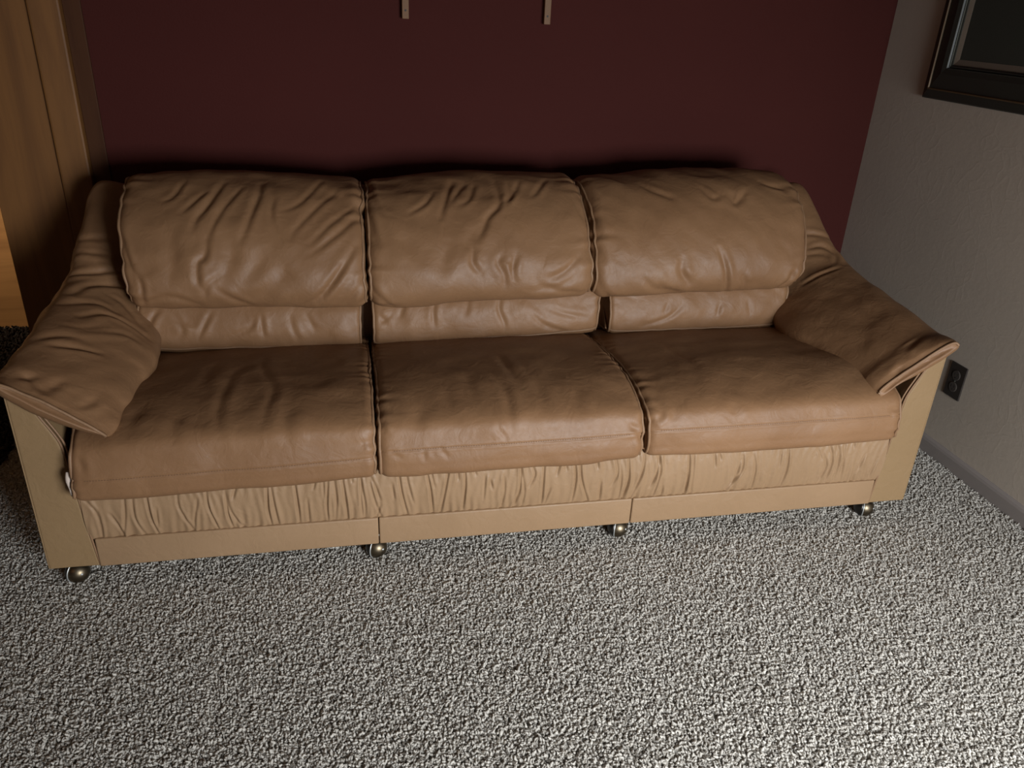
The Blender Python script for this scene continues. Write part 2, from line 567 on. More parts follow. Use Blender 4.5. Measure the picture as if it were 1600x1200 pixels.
FOLDS = {
    'back0': [(4.5,9,
[(0.405,0.422), (0.373,0.323), (0.344,0.275), (0.331,0.237)]), (4.5,9,
[(0.505,0.429), (0.502,0.355), (0.476,0.253), (0.457,0.205)]), (4.5,9,
[(0.37,0.211), (0.363,0.166), (0.344,0.147), (0.341,0.106), (0.354,0.074)]), (4.5,9,
[(0.728,0.147), (0.667,0.067), (0.602,0.022)]), (4.5,9,
[(0.771,0.211), (0.709,0.112), (0.657,0.045)]), (3,8,
[(0.544,0.346), (0.538,0.285), (0.551,0.24)]), (3,8,
[(0.299,0.419), (0.276,0.355), (0.25,0.336)]), (3,8,
[(0.363,0.371), (0.321,0.317), (0.302,0.294)]), (3,8,
[(0.457,0.397), (0.412,0.307), (0.37,0.211)]), (3,8,
[(0.354,0.067), (0.37,0.093), (0.392,0.109)]), (3,8,
[(0.781,0.106), (0.757,0.067), (0.725,0.032)]), (3,8,
[(0.677,0.454), (0.622,0.342), (0.57,0.304)]), (3,8,
[(0.719,0.403), (0.664,0.326), (0.602,0.243), (0.589,0.214)]), (3,8,
[(0.771,0.342), (0.702,0.272), (0.641,0.202)]), (3,8,
[(0.776,0.298), (0.706,0.227), (0.644,0.176)]), (3,8,
[(0.16,0.144), (0.183,0.096), (0.173,0.035)]), (3,8,
[(0.135,0.243), (0.154,0.157), (0.163,0.096)]), (3,8,
[(0.386,0.08), (0.422,0.054), (0.476,0.016)]), (3,8,
[(0.176,0.045), (0.254,0.064), (0.334,0.038)]), (4,20,
[(0.518,0.154), (0.483,0.122), (0.444,0.09)]), (4,20,
[(0.606,0.141), (0.525,0.08), (0.454,0.035)]), (4,20,
[(0.27,0.234), (0.279,0.154), (0.26,0.093)]), (4,20,
[(0.431,0.211), (0.428,0.141), (0.389,0.093)])],
    'lumbar0': [(3.5,7,
[(0.359,0.141), (0.339,0.106), (0.317,0.064)]), (3.5,7,
[(0.494,0.135), (0.494,0.096), (0.498,0.071)]), (3.5,7,
[(0.22,0.148), (0.2,0.119), (0.191,0.087)]), (2.5,8,
[(0.259,0.132), (0.281,0.093), (0.265,0.064)]), (2.5,8,
[(0.481,0.132), (0.459,0.096), (0.401,0.071)]), (2.5,8,
[(0.572,0.132), (0.578,0.096), (0.594,0.055)]), (2.5,8,
[(0.614,0.138), (0.64,0.09)])],
    'arm0': [(4.5,8,
[(0.592,0.019), (0.638,0.083), (0.693,0.155)]), (4.5,8,
[(0.484,0.049), (0.554,0.069), (0.603,0.11), (0.638,0.171)]), (4.5,8,
[(0.374,0.086), (0.434,0.121), (0.451,0.164), (0.438,0.224)]), (4.5,8,
[(0.212,0.069), (0.231,0.11), (0.257,0.159)]), (3,9,
[(0.739,0.008), (0.769,0.071), (0.801,0.139)]), (3,9,
[(0.689,0.0), (0.706,0.066), (0.73,0.117)]), (3,9,
[(0.417,0.045), (0.463,0.083), (0.484,0.11), (0.48,0.139)]), (3,9,
[(0.309,0.071), (0.327,0.103), (0.387,0.139)]), (3,9,
[(0.292,0.092), (0.335,0.129), (0.387,0.175), (0.383,0.219)]), (3,9,
[(0.221,0.041), (0.261,0.077), (0.283,0.121)]), (3,9,
[(0.083,0.053), (0.056,0.086), (0.035,0.113)]), (3,9,
[(0.039,0.113), (0.08,0.125), (0.098,0.134)]), (3,9,
[(0.036,0.179), (0.064,0.195), (0.091,0.202)]), (3,9,
[(0.054,0.053), (0.067,0.071), (0.082,0.089)]), (3,9,
[(0.554,0.117), (0.542,0.155), (0.476,0.208)])],
    'seat0': [(2.4,12,
[(0.504,0.557), (0.51,0.445), (0.549,0.311), (0.539,0.227), (0.533,0.163)]), (2.4,12,
[(0.442,0.403), (0.429,0.269), (0.429,0.195), (0.445,0.131)]), (2.5,16,
[(0.384,0.512), (0.374,0.349)]), (2.5,16,
[(0.339,0.221), (0.336,0.173), (0.342,0.134)]), (2.5,16,
[(0.481,0.49), (0.436,0.403)]), (2.5,16,
[(0.591,0.211), (0.584,0.166), (0.594,0.115)]), (2.5,16,
[(0.239,0.253), (0.242,0.182)]), (2,8,
[(0.792,0.109), (0.777,0.125), (0.762,0.128)]), (2,8,
[(0.787,0.096), (0.773,0.109), (0.756,0.106)]), (2,8,
[(0.111,0.205), (0.111,0.17), (0.117,0.128)]), (2,8,
[(0.135,0.122), (0.145,0.086)])],
    'back1': [(4.5,9,
[(1.058,0.432), (1.029,0.336), (1.009,0.275)]), (4.5,9,
[(1.184,0.422), (1.19,0.358), (1.184,0.307), (1.148,0.269), (1.129,0.23), (1.113,0.202)]), (4.5,9,
[(1.181,0.154), (1.168,0.134), (1.187,0.102), (1.19,0.07)]), (4.5,9,
[(1.1,0.176), (1.093,0.138), (1.116,0.109)]), (4.5,9,
[(1.223,0.157), (1.21,0.118), (1.216,0.08)]), (3,8,
[(0.997,0.381), (0.971,0.33), (0.922,0.298)]), (3,8,
[(1.093,0.413), (1.058,0.352), (1.042,0.317)]), (3,8,
[(1.265,0.422), (1.229,0.346), (1.197,0.317)]), (3,8,
[(1.123,0.41), (1.1,0.339), (1.068,0.314)]), (3,8,
[(1.281,0.074), (1.342,0.064), (1.397,0.086)]), (3,8,
[(1.323,0.09), (1.368,0.109), (1.413,0.147)]), (3,8,
[(0.798,0.557), (0.828,0.339), (0.864,0.288)]), (3,8,
[(0.797,0.371), (0.816,0.256), (0.828,0.195)]), (3,8,
[(0.797,0.17), (0.802,0.09), (0.861,0.026)]), (3,8,
[(0.798,0.013), (0.828,0.022), (0.883,0.029)]), (3,8,
[(1.423,0.342), (1.442,0.256)]), (3,8,
[(1.355,0.448), (1.31,0.371), (1.291,0.349)]), (3,8,
[(1.261,0.058), (1.326,0.058), (1.43,0.038)]), (3,8,
[(1.226,0.406), (1.223,0.346), (1.203,0.301)]), (4,20,
[(1.265,0.106), (1.294,0.08), (1.362,0.096), (1.413,0.128)]), (4,20,
[(1.045,0.205), (1.016,0.16), (1.0,0.115)]), (4,20,
[(1.148,0.259), (1.1,0.218), (1.071,0.176)]), (4,20,
[(0.89,0.237), (0.932,0.166)])],
    'lumbar1': [(3.2,7,
[(1.276,0.106), (1.324,0.067), (1.418,0.032)]), (3.2,7,
[(0.989,0.164), (0.982,0.125), (0.985,0.083)]), (3.2,7,
[(1.186,0.167), (1.179,0.125), (1.195,0.083), (1.198,0.061)]), (2.4,8,
[(1.331,0.119), (1.376,0.1), (1.46,0.08)]), (2.4,8,
[(0.827,0.106), (0.863,0.132)]), (2.4,8,
[(0.821,0.135), (0.847,0.1)]), (2.4,8,
[(1.089,0.167), (1.082,0.132), (1.073,0.112)]), (2.4,8,
[(0.898,0.157), (0.882,0.116)])],
    'seat1': [(3.0,12,
[(1.141,0.465), (1.151,0.333), (1.167,0.289)]), (3.0,12,
[(1.099,0.308), (1.119,0.234), (1.119,0.157), (1.112,0.115)]), (2.3,15,
[(1.025,0.317), (1.041,0.244)]), (2.3,15,
[(1.202,0.273), (1.209,0.189), (1.218,0.144)]), (2.3,15,
[(0.967,0.25), (0.974,0.186), (0.996,0.138)]), (2.3,15,
[(0.89,0.176), (0.897,0.128)]), (2.3,15,
[(1.299,0.221), (1.296,0.16)]), (2.5,7,
[(1.434,0.106), (1.463,0.087)]), (2.5,7,
[(1.421,0.112), (1.449,0.083), (1.463,0.051)]), (2.5,7,
[(0.803,0.151), (0.818,0.125)]), (1.8,6,
[(0.903,0.08), (0.906,0.055)]), (1.8,6,
[(0.942,0.083), (0.964,0.058)]), (1.8,6,
[(1.083,0.125), (1.106,0.096)]), (1.8,6,
[(0.829,0.077), (0.855,0.064)])],
    'back2': [(3,10,
[(1.466,0.362), (1.475,0.269), (1.492,0.211)]), (3,10,
[(1.471,0.432), (1.492,0.355)]), (3,10,
[(1.466,0.195), (1.492,0.138), (1.518,0.109)]), (3,10,
[(1.466,0.096), (1.515,0.026), (1.596,0.016)]), (3,10,
[(1.732,0.125), (1.725,0.096), (1.764,0.061)]), (4,10,
[(1.606,0.083), (1.661,0.045), (1.735,0.016)]), (5.5,8,
[(1.851,0.15), (1.87,0.106), (1.883,0.064), (1.9,0.016)]), (3.8,10,
[(1.732,0.125), (1.738,0.083), (1.767,0.054)]), (3.8,10,
[(1.648,0.08), (1.696,0.042), (1.777,0.016)]), (3.8,10,
[(1.929,0.077), (1.954,0.045)]), (3.8,10,
[(2.109,0.083), (2.142,0.061)]), (3.8,10,
[(2.09,0.016), (2.122,0.054), (2.135,0.099)]), (3.8,10,
[(1.925,0.326), (1.932,0.298), (1.984,0.349)]), (3.8,10,
[(2.126,0.371), (2.087,0.381), (2.055,0.403)]), (3.8,10,
[(1.648,0.403), (1.683,0.358), (1.735,0.323)]), (3.8,10,
[(1.832,0.362), (1.858,0.317), (1.887,0.326)])],
    'lumbar2': [(3,7,
[(1.765,0.116), (1.714,0.077), (1.636,0.055)]), (3,7,
[(1.888,0.116), (1.881,0.077)]), (2,7,
[(1.717,0.128), (1.704,0.093)]), (2,7,
[(1.984,0.119), (1.997,0.074)])],
    'arm1': [(4,8,
[(0.796,0.166), (0.764,0.093), (0.717,0.025)]), (4,8,
[(0.709,0.118), (0.693,0.069), (0.645,0.041), (0.595,0.056)]), (4,8,
[(0.561,0.166), (0.557,0.107), (0.553,0.061)]), (2.5,9,
[(0.697,0.152), (0.669,0.093), (0.637,0.061)]), (2.5,9,
[(0.056,0.145), (0.069,0.1), (0.079,0.077)]), (2.5,9,
[(0.006,0.21), (0.018,0.166)])],
    'seat2': [(2.5,14,
[(1.638,0.497), (1.651,0.4), (1.671,0.324)]), (2.5,14,
[(1.712,0.147), (1.7,0.119)]), (2.5,14,
[(1.535,0.141), (1.545,0.112)]), (2.5,7,
[(2.183,0.106), (2.16,0.106)]), (2.5,7,
[(1.474,0.112), (1.488,0.125)]), (2.5,8,
[(1.5,0.151), (1.509,0.131), (1.488,0.109)]), (2.5,8,
[(1.48,0.109), (1.496,0.09)])],
    'skirt': [(3.0,3.2,
[(0.113,0.255), (0.134,0.216), (0.133,0.138)]), (3.0,3.2,
[(0.139,0.222), (0.139,0.174), (0.134,0.138)]), (3.0,3.2,
[(0.162,0.213), (0.178,0.168), (0.182,0.138)]), (3.0,3.2,
[(0.201,0.264), (0.195,0.204), (0.182,0.138)]), (3.0,3.2,
[(0.219,0.264), (0.216,0.195), (0.232,0.138)]), (3.0,3.2,
[(0.319,0.261), (0.319,0.213), (0.34,0.15), (0.342,0.138)]), (3.0,3.2,
[(0.363,0.237), (0.35,0.18), (0.345,0.138)]), (3.0,3.2,
[(0.433,0.261), (0.435,0.195), (0.462,0.138)]), (3.0,3.2,
[(0.453,0.261), (0.444,0.231)]), (3.0,3.2,
[(0.534,0.264), (0.541,0.177), (0.546,0.138)]), (3.0,3.2,
[(0.619,0.216), (0.619,0.171), (0.619,0.138)]), (3.0,3.2,
[(0.642,0.27), (0.635,0.24)]), (3.0,3.2,
[(0.66,0.264), (0.66,0.21)]), (3.0,3.2,
[(0.686,0.267), (0.689,0.21), (0.684,0.138)]), (3.0,3.2,
[(0.706,0.267), (0.71,0.192), (0.714,0.138)]), (3.0,3.2,
[(0.73,0.267), (0.73,0.252)]), (3.0,3.2,
[(0.771,0.27), (0.782,0.201), (0.799,0.138)]), (3.0,3.2,
[(0.267,0.219), (0.263,0.159)]), (4.6,3.0,
[(0.249,0.261), (0.252,0.192), (0.262,0.138)]), (4.6,3.0,
[(0.384,0.261), (0.386,0.207), (0.402,0.138)]), (4.6,3.0,
[(0.428,0.258), (0.428,0.189), (0.436,0.138)]), (4.6,3.0,
[(0.526,0.264), (0.523,0.195), (0.528,0.138)]), (4.6,3.0,
[(0.591,0.267), (0.595,0.195), (0.595,0.138)]), (4.6,3.0,
[(0.671,0.267), (0.665,0.195), (0.666,0.138)]), (4.6,3.0,
[(0.75,0.267), (0.75,0.204), (0.753,0.138)]), (4.6,3.0,
[(0.751,0.267), (0.758,0.189), (0.758,0.138)]), (4.6,3.0,
[(0.844,0.282), (0.851,0.216), (0.866,0.138)]), (4.6,3.0,
[(0.913,0.282), (0.924,0.219), (0.931,0.138)]), (4.6,3.0,
[(0.973,0.282), (0.967,0.243), (0.95,0.138)]), (4.6,3.0,
[(1.011,0.279), (1.014,0.225), (1.009,0.147)]), (4.6,3.0,
[(1.141,0.138), (1.158,0.198), (1.158,0.279)]), (4.6,3.0,
[(1.221,0.279), (1.22,0.222), (1.22,0.144)]), (4.6,3.0,
[(1.318,0.279), (1.324,0.216), (1.35,0.138)]), (4.6,3.0,
[(1.301,0.279), (1.308,0.216), (1.303,0.138)]), (4.6,3.0,
[(1.45,0.27), (1.456,0.204), (1.445,0.138)]), (4.6,3.0,
[(1.494,0.276), (1.494,0.231), (1.469,0.138)]), (4.6,3.0,
[(1.538,0.27), (1.533,0.213), (1.518,0.174)]), (4.6,3.0,
[(1.623,0.27), (1.629,0.213), (1.626,0.138)]), (3.0,3.2,
[(0.706,0.267), (0.714,0.192), (0.715,0.138)]), (3.0,3.2,
[(0.772,0.276), (0.784,0.243), (0.797,0.198)]), (3.0,3.2,
[(0.862,0.276), (0.87,0.228), (0.882,0.177)]), (3.0,3.2,
[(0.923,0.282), (0.934,0.225)]), (3.0,3.2,
[(0.993,0.282), (0.996,0.24)]), (3.0,3.2,
[(1.025,0.285), (1.035,0.27), (1.042,0.249)]), (3.0,3.2,
[(1.039,0.282), (1.035,0.264)]), (3.0,3.2,
[(1.066,0.249), (1.063,0.174)]), (3.0,3.2,
[(1.079,0.234), (1.086,0.204)]), (3.0,3.2,
[(1.109,0.138), (1.118,0.195), (1.114,0.246)]), (3.0,3.2,
[(1.164,0.138), (1.171,0.189), (1.158,0.276)]), (3.0,3.2,
[(1.185,0.273), (1.197,0.24), (1.182,0.204)]), (3.0,3.2,
[(1.241,0.198), (1.226,0.138)]), (3.0,3.2,
[(1.265,0.279), (1.256,0.234)]), (3.0,3.2,
[(1.275,0.279), (1.283,0.246)]), (3.0,3.2,
[(1.363,0.273), (1.368,0.246)]), (3.0,3.2,
[(1.378,0.21), (1.381,0.138)]), (3.0,3.2,
[(1.414,0.273), (1.424,0.228), (1.407,0.186)]), (3.0,3.2,
[(1.427,0.264), (1.435,0.207), (1.435,0.138)]), (3.0,3.2,
[(1.634,0.264), (1.634,0.204), (1.641,0.138)]), (3.0,3.2,
[(0.797,0.183), (0.786,0.138)]), (3.0,3.2,
[(0.828,0.24), (0.833,0.195)]), (4.6,3.0,
[(1.536,0.273), (1.544,0.222), (1.533,0.141)]), (4.6,3.0,
[(1.621,0.27), (1.626,0.201), (1.624,0.138)]), (4.6,3.0,
[(1.781,0.255), (1.781,0.204), (1.742,0.138)]), (4.6,3.0,
[(1.915,0.273), (1.92,0.201), (1.913,0.138)]), (4.6,3.0,
[(2.037,0.279), (2.057,0.216), (2.049,0.138)]), (3.0,3.2,
[(1.558,0.174), (1.558,0.138)]), (3.0,3.2,
[(1.636,0.267), (1.641,0.183), (1.646,0.138)]), (3.0,3.2,
[(1.695,0.27), (1.703,0.225)]), (3.0,3.2,
[(1.709,0.267), (1.717,0.246)]), (3.0,3.2,
[(1.775,0.243), (1.766,0.174), (1.745,0.138)]), (3.0,3.2,
[(1.812,0.255), (1.824,0.21), (1.825,0.138)]), (3.0,3.2,
[(1.894,0.264), (1.895,0.21)]), (3.0,3.2,
[(2.003,0.264), (2.024,0.225)]), (3.0,3.2,
[(2.01,0.264), (2.041,0.207), (2.026,0.138)]), (3.0,3.2,
[(2.06,0.276), (2.075,0.237), (2.078,0.144)]), (3.0,3.2,
[(2.086,0.276), (2.091,0.228), (2.098,0.153)]), (3.0,3.2,
[(2.116,0.276), (2.116,0.255)]), (3.0,3.2,
[(2.158,0.237), (2.143,0.174)]), (3.0,3.2,
[(2.199,0.219), (2.189,0.153)])],
}

# ------------------------------------------------------------------ the room
FZ = -0.010
XR, YB, XL, YF, ZC = 2.690, 1.032, -1.9, -2.75, 2.40


def struct(o):
    o['kind'] = 'structure'
    return o


m, nt, b = new_mat('carpet_backing')
b.inputs['Base Color'].default_value = (0.20, 0.18, 0.155, 1)
b.inputs['Roughness'].default_value = 1.0
tcn = nd(nt, 'ShaderNodeTexCoord')
nn = nd(nt, 'ShaderNodeTexNoise', i_Scale=220.0, i_Detail=2.0)
nt.links.new(tcn.outputs['Object'], nn.inputs['Vector'])
rr_ = ramp(nt, nn.outputs['Fac'], [(0.35, (0.42, 0.39, 0.35)), (0.65, (0.62, 0.59, 0.54))])
nt.links.new(rr_.outputs[0], b.inputs['Base Color'])
bb = nd(nt, 'ShaderNodeBump', i_Strength=0.8, i_Distance=0.006)
nt.links.new(nn.outputs['Fac'], bb.inputs['Height'])
nt.links.new(bb.outputs[0], b.inputs['Normal'])
M['backing'] = m

floor = struct(box('floor', M['backing'], None, XL, XR + 0.1, YF - 0.1, 2.3, FZ - 0.05, FZ))
struct(box('wall_back', M['maroon'], None, 0.0, XR + 0.1, YB, YB + 0.12, FZ, ZC))
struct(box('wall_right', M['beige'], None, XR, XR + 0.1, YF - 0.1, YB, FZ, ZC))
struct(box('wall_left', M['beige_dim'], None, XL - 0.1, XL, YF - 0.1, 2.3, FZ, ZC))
struct(box('ceiling', M['grey_dim'], None, XL - 0.1, XR + 0.1, YF - 0.1, 2.3, ZC, ZC + 0.08))
bm = bmesh.new()
x0, x1, z0, z1 = WIN
add_box(bm, XL, x0, YF - 0.1, YF, FZ, ZC)
add_box(bm, x1, XR, YF - 0.1, YF, FZ, ZC)
add_box(bm, x0, x1, YF - 0.1, YF, FZ, z0)
add_box(bm, x0, x1, YF - 0.1, YF, z1, ZC)
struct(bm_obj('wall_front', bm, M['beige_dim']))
bm = bmesh.new()
for a in ((x0, x0 + 0.05, z0, z1), (x1 - 0.05, x1, z0, z1), (x0, x1, z0, z0 + 0.05), (x0, x1, z1 - 0.05, z1), ((x0 + x1) / 2 - 0.02, (x0 + x1) / 2 + 0.02, z0, z1)):
    add_box(bm, a[0], a[1], YF - 0.07, YF - 0.02, a[2], a[3])
struct(bm_obj('window_1', bm, M['grey_dim']))
# baseboard on the right wall, shoe profile
bm = bmesh.new()
prof = [(0, FZ), (-0.013, FZ), (-0.013, 0.040), (-0.010, 0.048), (-0.004, 0.053), (0, 0.054)]
va = [bm.verts.new((XR + x, YB - 0.0, z)) for x, z in prof]
vb = [bm.verts.new((XR + x, YF, z)) for x, z in prof]
for k in range(len(prof)):
    k2 = (k + 1) % len(prof)
    bm.faces.new((va[k], va[k2], vb[k2], vb[k]))
bm.faces.new(va)
bm.faces.new(vb[::-1])
struct(bm_obj('baseboard_right', bm, M['base']))
bm = bmesh.new()
va = [bm.verts.new((0.0, YB + x, z)) for x, z in prof]
vb = [bm.verts.new((XR, YB + x, z)) for x, z in prof]
for k in range(len(prof)):
    k2 = (k + 1) % len(prof)
    bm.faces.new((va[k], va[k2], vb[k2], vb[k]))
bm.faces.new(va)
bm.faces.new(vb[::-1])
struct(bm_obj('baseboard_back', bm, M['base']))
# oak jamb boards between the maroon wall and the hall opening
tr = bpy.data.objects.new('trim_1', None)
COL.objects.link(tr)
tr['kind'] = 'structure'
box('plank', M['oak'], tr, -0.300, -0.108, YB - 0.020, YB + 0.12, FZ, ZC, bev=0.002)
box('plank', M['oak'], tr, -0.105, -0.018, YB - 0.034, YB + 0.12, FZ, ZC, bev=0.006)
box('plank', M['oak_dark'], tr, -0.0175, 0.032, YB - 0.008, YB + 0.10, FZ, ZC, bev=0.002)
# hall beyond the opening: oak panelled wall
hw = bpy.data.objects.new('wall_hall', None)
COL.objects.link(hw)
hw['kind'] = 'structure'
for k in range(4):
    box('panel', M['oak_door'], hw, XL, 0.9, 1.82, 1.86, FZ + 0.60 * k, FZ + 0.60 * (k + 1) - 0.003, bev=0.0015)
struct(box('wall_hall_end', M['beige'], None, 0.9, 1.0, YB + 0.12, 2.3, FZ, ZC))

# ------------------------------------------------------------------ carpet pile
m, nt, b = new_mat('carpet_yarn')
L = nt.links
oi = nd(nt, 'ShaderNodeObjectInfo')
rc = ramp(nt, oi.outputs['Random'], [(0.0, (0.60, 0.56, 0.50)), (0.5, (0.70, 0.66, 0.60)), (1.0, (0.82, 0.78, 0.715))])
tcn = nd(nt, 'ShaderNodeTexCoord')
L.new(rc.outputs[0], b.inputs['Base Color'])
tl = nd(nt, 'ShaderNodeBsdfTranslucent')
L.new(rc.outputs[0], tl.inputs['Color'])
mxs = nd(nt, 'ShaderNodeMixShader', i_0=0.45)
L.new(b.outputs[0], mxs.inputs[1])
L.new(tl.outputs[0], mxs.inputs[2])
L.new(mxs.outputs[0], nt.nodes['Material Output'].inputs['Surface'])
b.inputs['Roughness'].default_value = 0.95
b.inputs['Specular IOR Level'].default_value = 0.1
M['yarn'] = m

tuft_col = bpy.data.collections.new('tuft_shapes')
for k in range(6):
    r = np.random.RandomState(50 + k)
    h = r.uniform(0.0090, 0.0125)
    n = 5
    t = np.linspace(0, 1, n)
    ang = r.uniform(0, 6.28)
    bend = r.uniform(0.003, 0.008)
    pts = np.stack([bend * t ** 1.6 * math.cos(ang) + 0.0012 * np.sin(t * 7 + ang), bend * t ** 1.6 * math.sin(ang) + 0.0012 * np.cos(t * 6 + ang), h * (t - 0.14 * t ** 3)], 1)
    rad = np.array([0.0016, 0.0023, 0.0026, 0.0024, 0.0010])
    V, F = tube_arrays(pts, rad, 5)
    me = np_mesh('tuft', V, F)
    me.materials.append(M['yarn'])
    me.polygons.foreach_set('use_smooth', [True] * len(me.polygons))
    o = bpy.data.objects.new('tuft', me)
    tuft_col.objects.link(o)

# pile base patch (only what the room's carpet shows around the sofa)
pts = [(-1.3, 0.44), (-1.3, -1.4), (2.676, -1.4), (2.676, 1.005), (-0.31, 1.005), (-0.31, 0.44)]
bm = bmesh.new()
bm.faces.new([bm.verts.new((x, y, FZ + 0.0005)) for x, y in pts])
bmesh.ops.triangulate(bm, faces=bm.faces)
pile = bm_obj('carpet_pile', bm, M['backing'], floor)
pile['kind'] = 'stuff'
ng = bpy.data.node_groups.new('pile', 'GeometryNodeTree')
ng.interface.new_socket('Geometry', in_out='INPUT', socket_type='NodeSocketGeometry')
ng.interface.new_socket('Geometry', in_out='OUTPUT', socket_type='NodeSocketGeometry')
N_ = ng.nodes
gi = N_.new('NodeGroupInput')
go = N_.new('NodeGroupOutput')
dp = N_.new('GeometryNodeDistributePointsOnFaces')
dp.distribute_method = 'POISSON'
dp.inputs['Distance Min'].default_value = 0.0023
dp.inputs['Density Max'].default_value = 110000
ci = N_.new('GeometryNodeCollectionInfo')
ci.inputs['Collection'].default_value = tuft_col
ci.inputs['Separate Children'].default_value = True
ci.inputs['Reset Children'].default_value = True
ip = N_.new('GeometryNodeInstanceOnPoints')
ip.inputs['Pick Instance'].default_value = True
rv = N_.new('FunctionNodeRandomValue')
rv.data_type = 'FLOAT_VECTOR'
rv.inputs[0].default_value = (-0.45, -0.45, 0.0)
rv.inputs[1].default_value = (0.45, 0.45, 6.28)
rs = N_.new('FunctionNodeRandomValue')
rs.data_type = 'FLOAT'
rs.inputs[2].default_value = 0.75
rs.inputs[3].default_value = 1.25
jg = N_.new('GeometryNodeJoinGeometry')
lk = ng.links
lk.new(gi.outputs[0], dp.inputs['Mesh'])
lk.new(dp.outputs['Points'], ip.inputs['Points'])
lk.new(ci.outputs[0], ip.inputs['Instance'])
lk.new(rv.outputs[0], ip.inputs['Rotation'])
lk.new(rs.outputs[1], ip.inputs['Scale'])
lk.new(gi.outputs[0], jg.inputs[0])
lk.new(ip.outputs[0], jg.inputs[0])
lk.new(jg.outputs[0], go.inputs[0])
md = pile.modifiers.new('pile', 'NODES')
md.node_group = ng
# dark shag rug in the doorway to the hall
m, nt, b = new_mat('dark_shag')
oi = nd(nt, 'ShaderNodeObjectInfo')
rc = ramp(nt, oi.outputs['Random'], [(0.0, (0.010, 0.006, 0.004)), (1.0, (0.030, 0.019, 0.013))])
nt.links.new(rc.outputs[0], b.inputs['Base Color'])
b.inputs['Roughness'].default_value = 0.95
M['shag'] = m
shag_col = bpy.data.collections.new('shag_shapes')
for o_ in list(tuft_col.objects):
    me = o_.data.copy()
    me.materials.clear()
    me.materials.append(M['shag'])
    co = np.empty(len(me.vertices) * 3, dtype=np.float32)
    me.vertices.foreach_get('co', co)
    me.vertices.foreach_set('co', co * 2.0)
    shag_col.objects.link(bpy.data.objects.new('shag', me))
rug = bpy.data.objects.new('shag_rug', None)
COL.objects.link(rug)
rug.location = (-0.80, 1.115, FZ)
rug['label'] = 'dark brown shaggy rug on the floor behind the left sofa arm, below wood panelling'
rug['category'] = 'rug'
bk = box('rug_backing', M['shag'], rug, -0.48, 0.48, -0.66, 0.66, 0.0, 0.006, bev=0.002)
bm = bmesh.new()
bm.faces.new([bm.verts.new(c) for c in ((-0.475, -0.655, 0.006), (0.475, -0.655, 0.006), (0.475, 0.655, 0.006), (-0.475, 0.655, 0.006))])
sp = bm_obj('shag_pile', bm, M['shag'], rug)
sp['kind'] = 'stuff'
ng2 = ng.copy()
for n_ in ng2.nodes:
    if n_.type == 'COLLECTION_INFO':
        n_.inputs['Collection'].default_value = shag_col
    if n_.type == 'DISTRIBUTE_POINTS_ON_FACES':
        n_.inputs['Distance Min'].default_value = 0.005
        n_.inputs['Density Max'].default_value = 26000
sp.modifiers.new('pile', 'NODES').node_group = ng2

# ------------------------------------------------------------------ sofa
sofa = bpy.data.objects.new('sofa', None)
COL.objects.link(sofa)
sofa.rotation_euler = (0, 0, SOFA_YAW)
sofa['label'] = 'three-seat tan leather sofa with wrinkled cushions and gathered front, against maroon wall'
sofa['category'] = 'sofa'

# hidden structure: deck and back
box('sofa_frame', M['leather_panel'], sofa, 0.09, W - 0.09, 0.03, 0.94, 0.062, 0.285, bev=0.01)
box('back_frame', M['leather'], sofa, 0.06, W - 0.06, 0.80, 0.955, 0.27, 0.79, bev=0.03, seg=4, smooth=True)
box('back_panel', M['leather'], sofa, 0.12, W - 0.12, 0.60, 0.80, 0.30, 0.60, bev=0.03, seg=3, smooth=True)

GR = make_grids()
STITCH_AT = {}


def cushion(key, name, mat, seed, amp=0.0022, freq=4.0, extra=None):
    g = GR[key]
    n = grid_normals(g)
    d = smooth_noise(g['G'], amp, freq, seed)
    if extra is not None:
        d = d + extra(g)
    d = d + fold_field(g, FOLDS.get(key, []))
    G2 = g['G'] + n * d[..., None]
    g2 = dict(g)
    g2['G'] = G2
    g2['N'] = n
    o = link(name, mesh_from_grid(name, g2, sink=0.014 if key.startswith('arm') else 0.0), mat, sofa)
    return o, g2


def end_welt(parent, g, row, r=0.0042, out=0.002, jit=0.0012):
    ring = g['G'][row]
    c = ring.mean(0)
    dirn = ring - c
    dirn[:, 0] = 0
    dirn /= np.linalg.norm(dirn, axis=1)[:, None]
    rr = smooth_noise(ring, jit, 9.0, row + len(ring))[:, None]
    p = ring + dirn * (out + rr)
    p = p[::3]
    return tube('welt', p, r, M['welt'], parent, n=7, closed=True)


def pucker(xs_side, strength=0.0022, r_seed=1, reach=0.06, freq=26):
    """small gathers running in from the end seams"""
    def f(g):
        U, V = g['U'], g['V']
        lo, hi = U.min(), U.max()
        rr = np.random.RandomState(r_seed)
        out = np.zeros(U.shape)
        for edge in (lo, hi):
            dist = np.abs(U - edge)
            env = np.exp(-(dist / reach) ** 1.5)
            ph = rr.uniform(0, 6.28)
            wob = 0.6 * np.sin(2 * np.pi * 5 * V + ph) + 0.8 * np.sin(2 * np.pi * 11 * V + ph * 2)
            mod = 0.5 + 0.5 * np.sin(2 * np.pi * 3.1 * V + ph * 3)
            out += env * strength * mod * np.sin(2 * np.pi * freq * (V + 0.15 * dist) + wob)
        return out
    return f


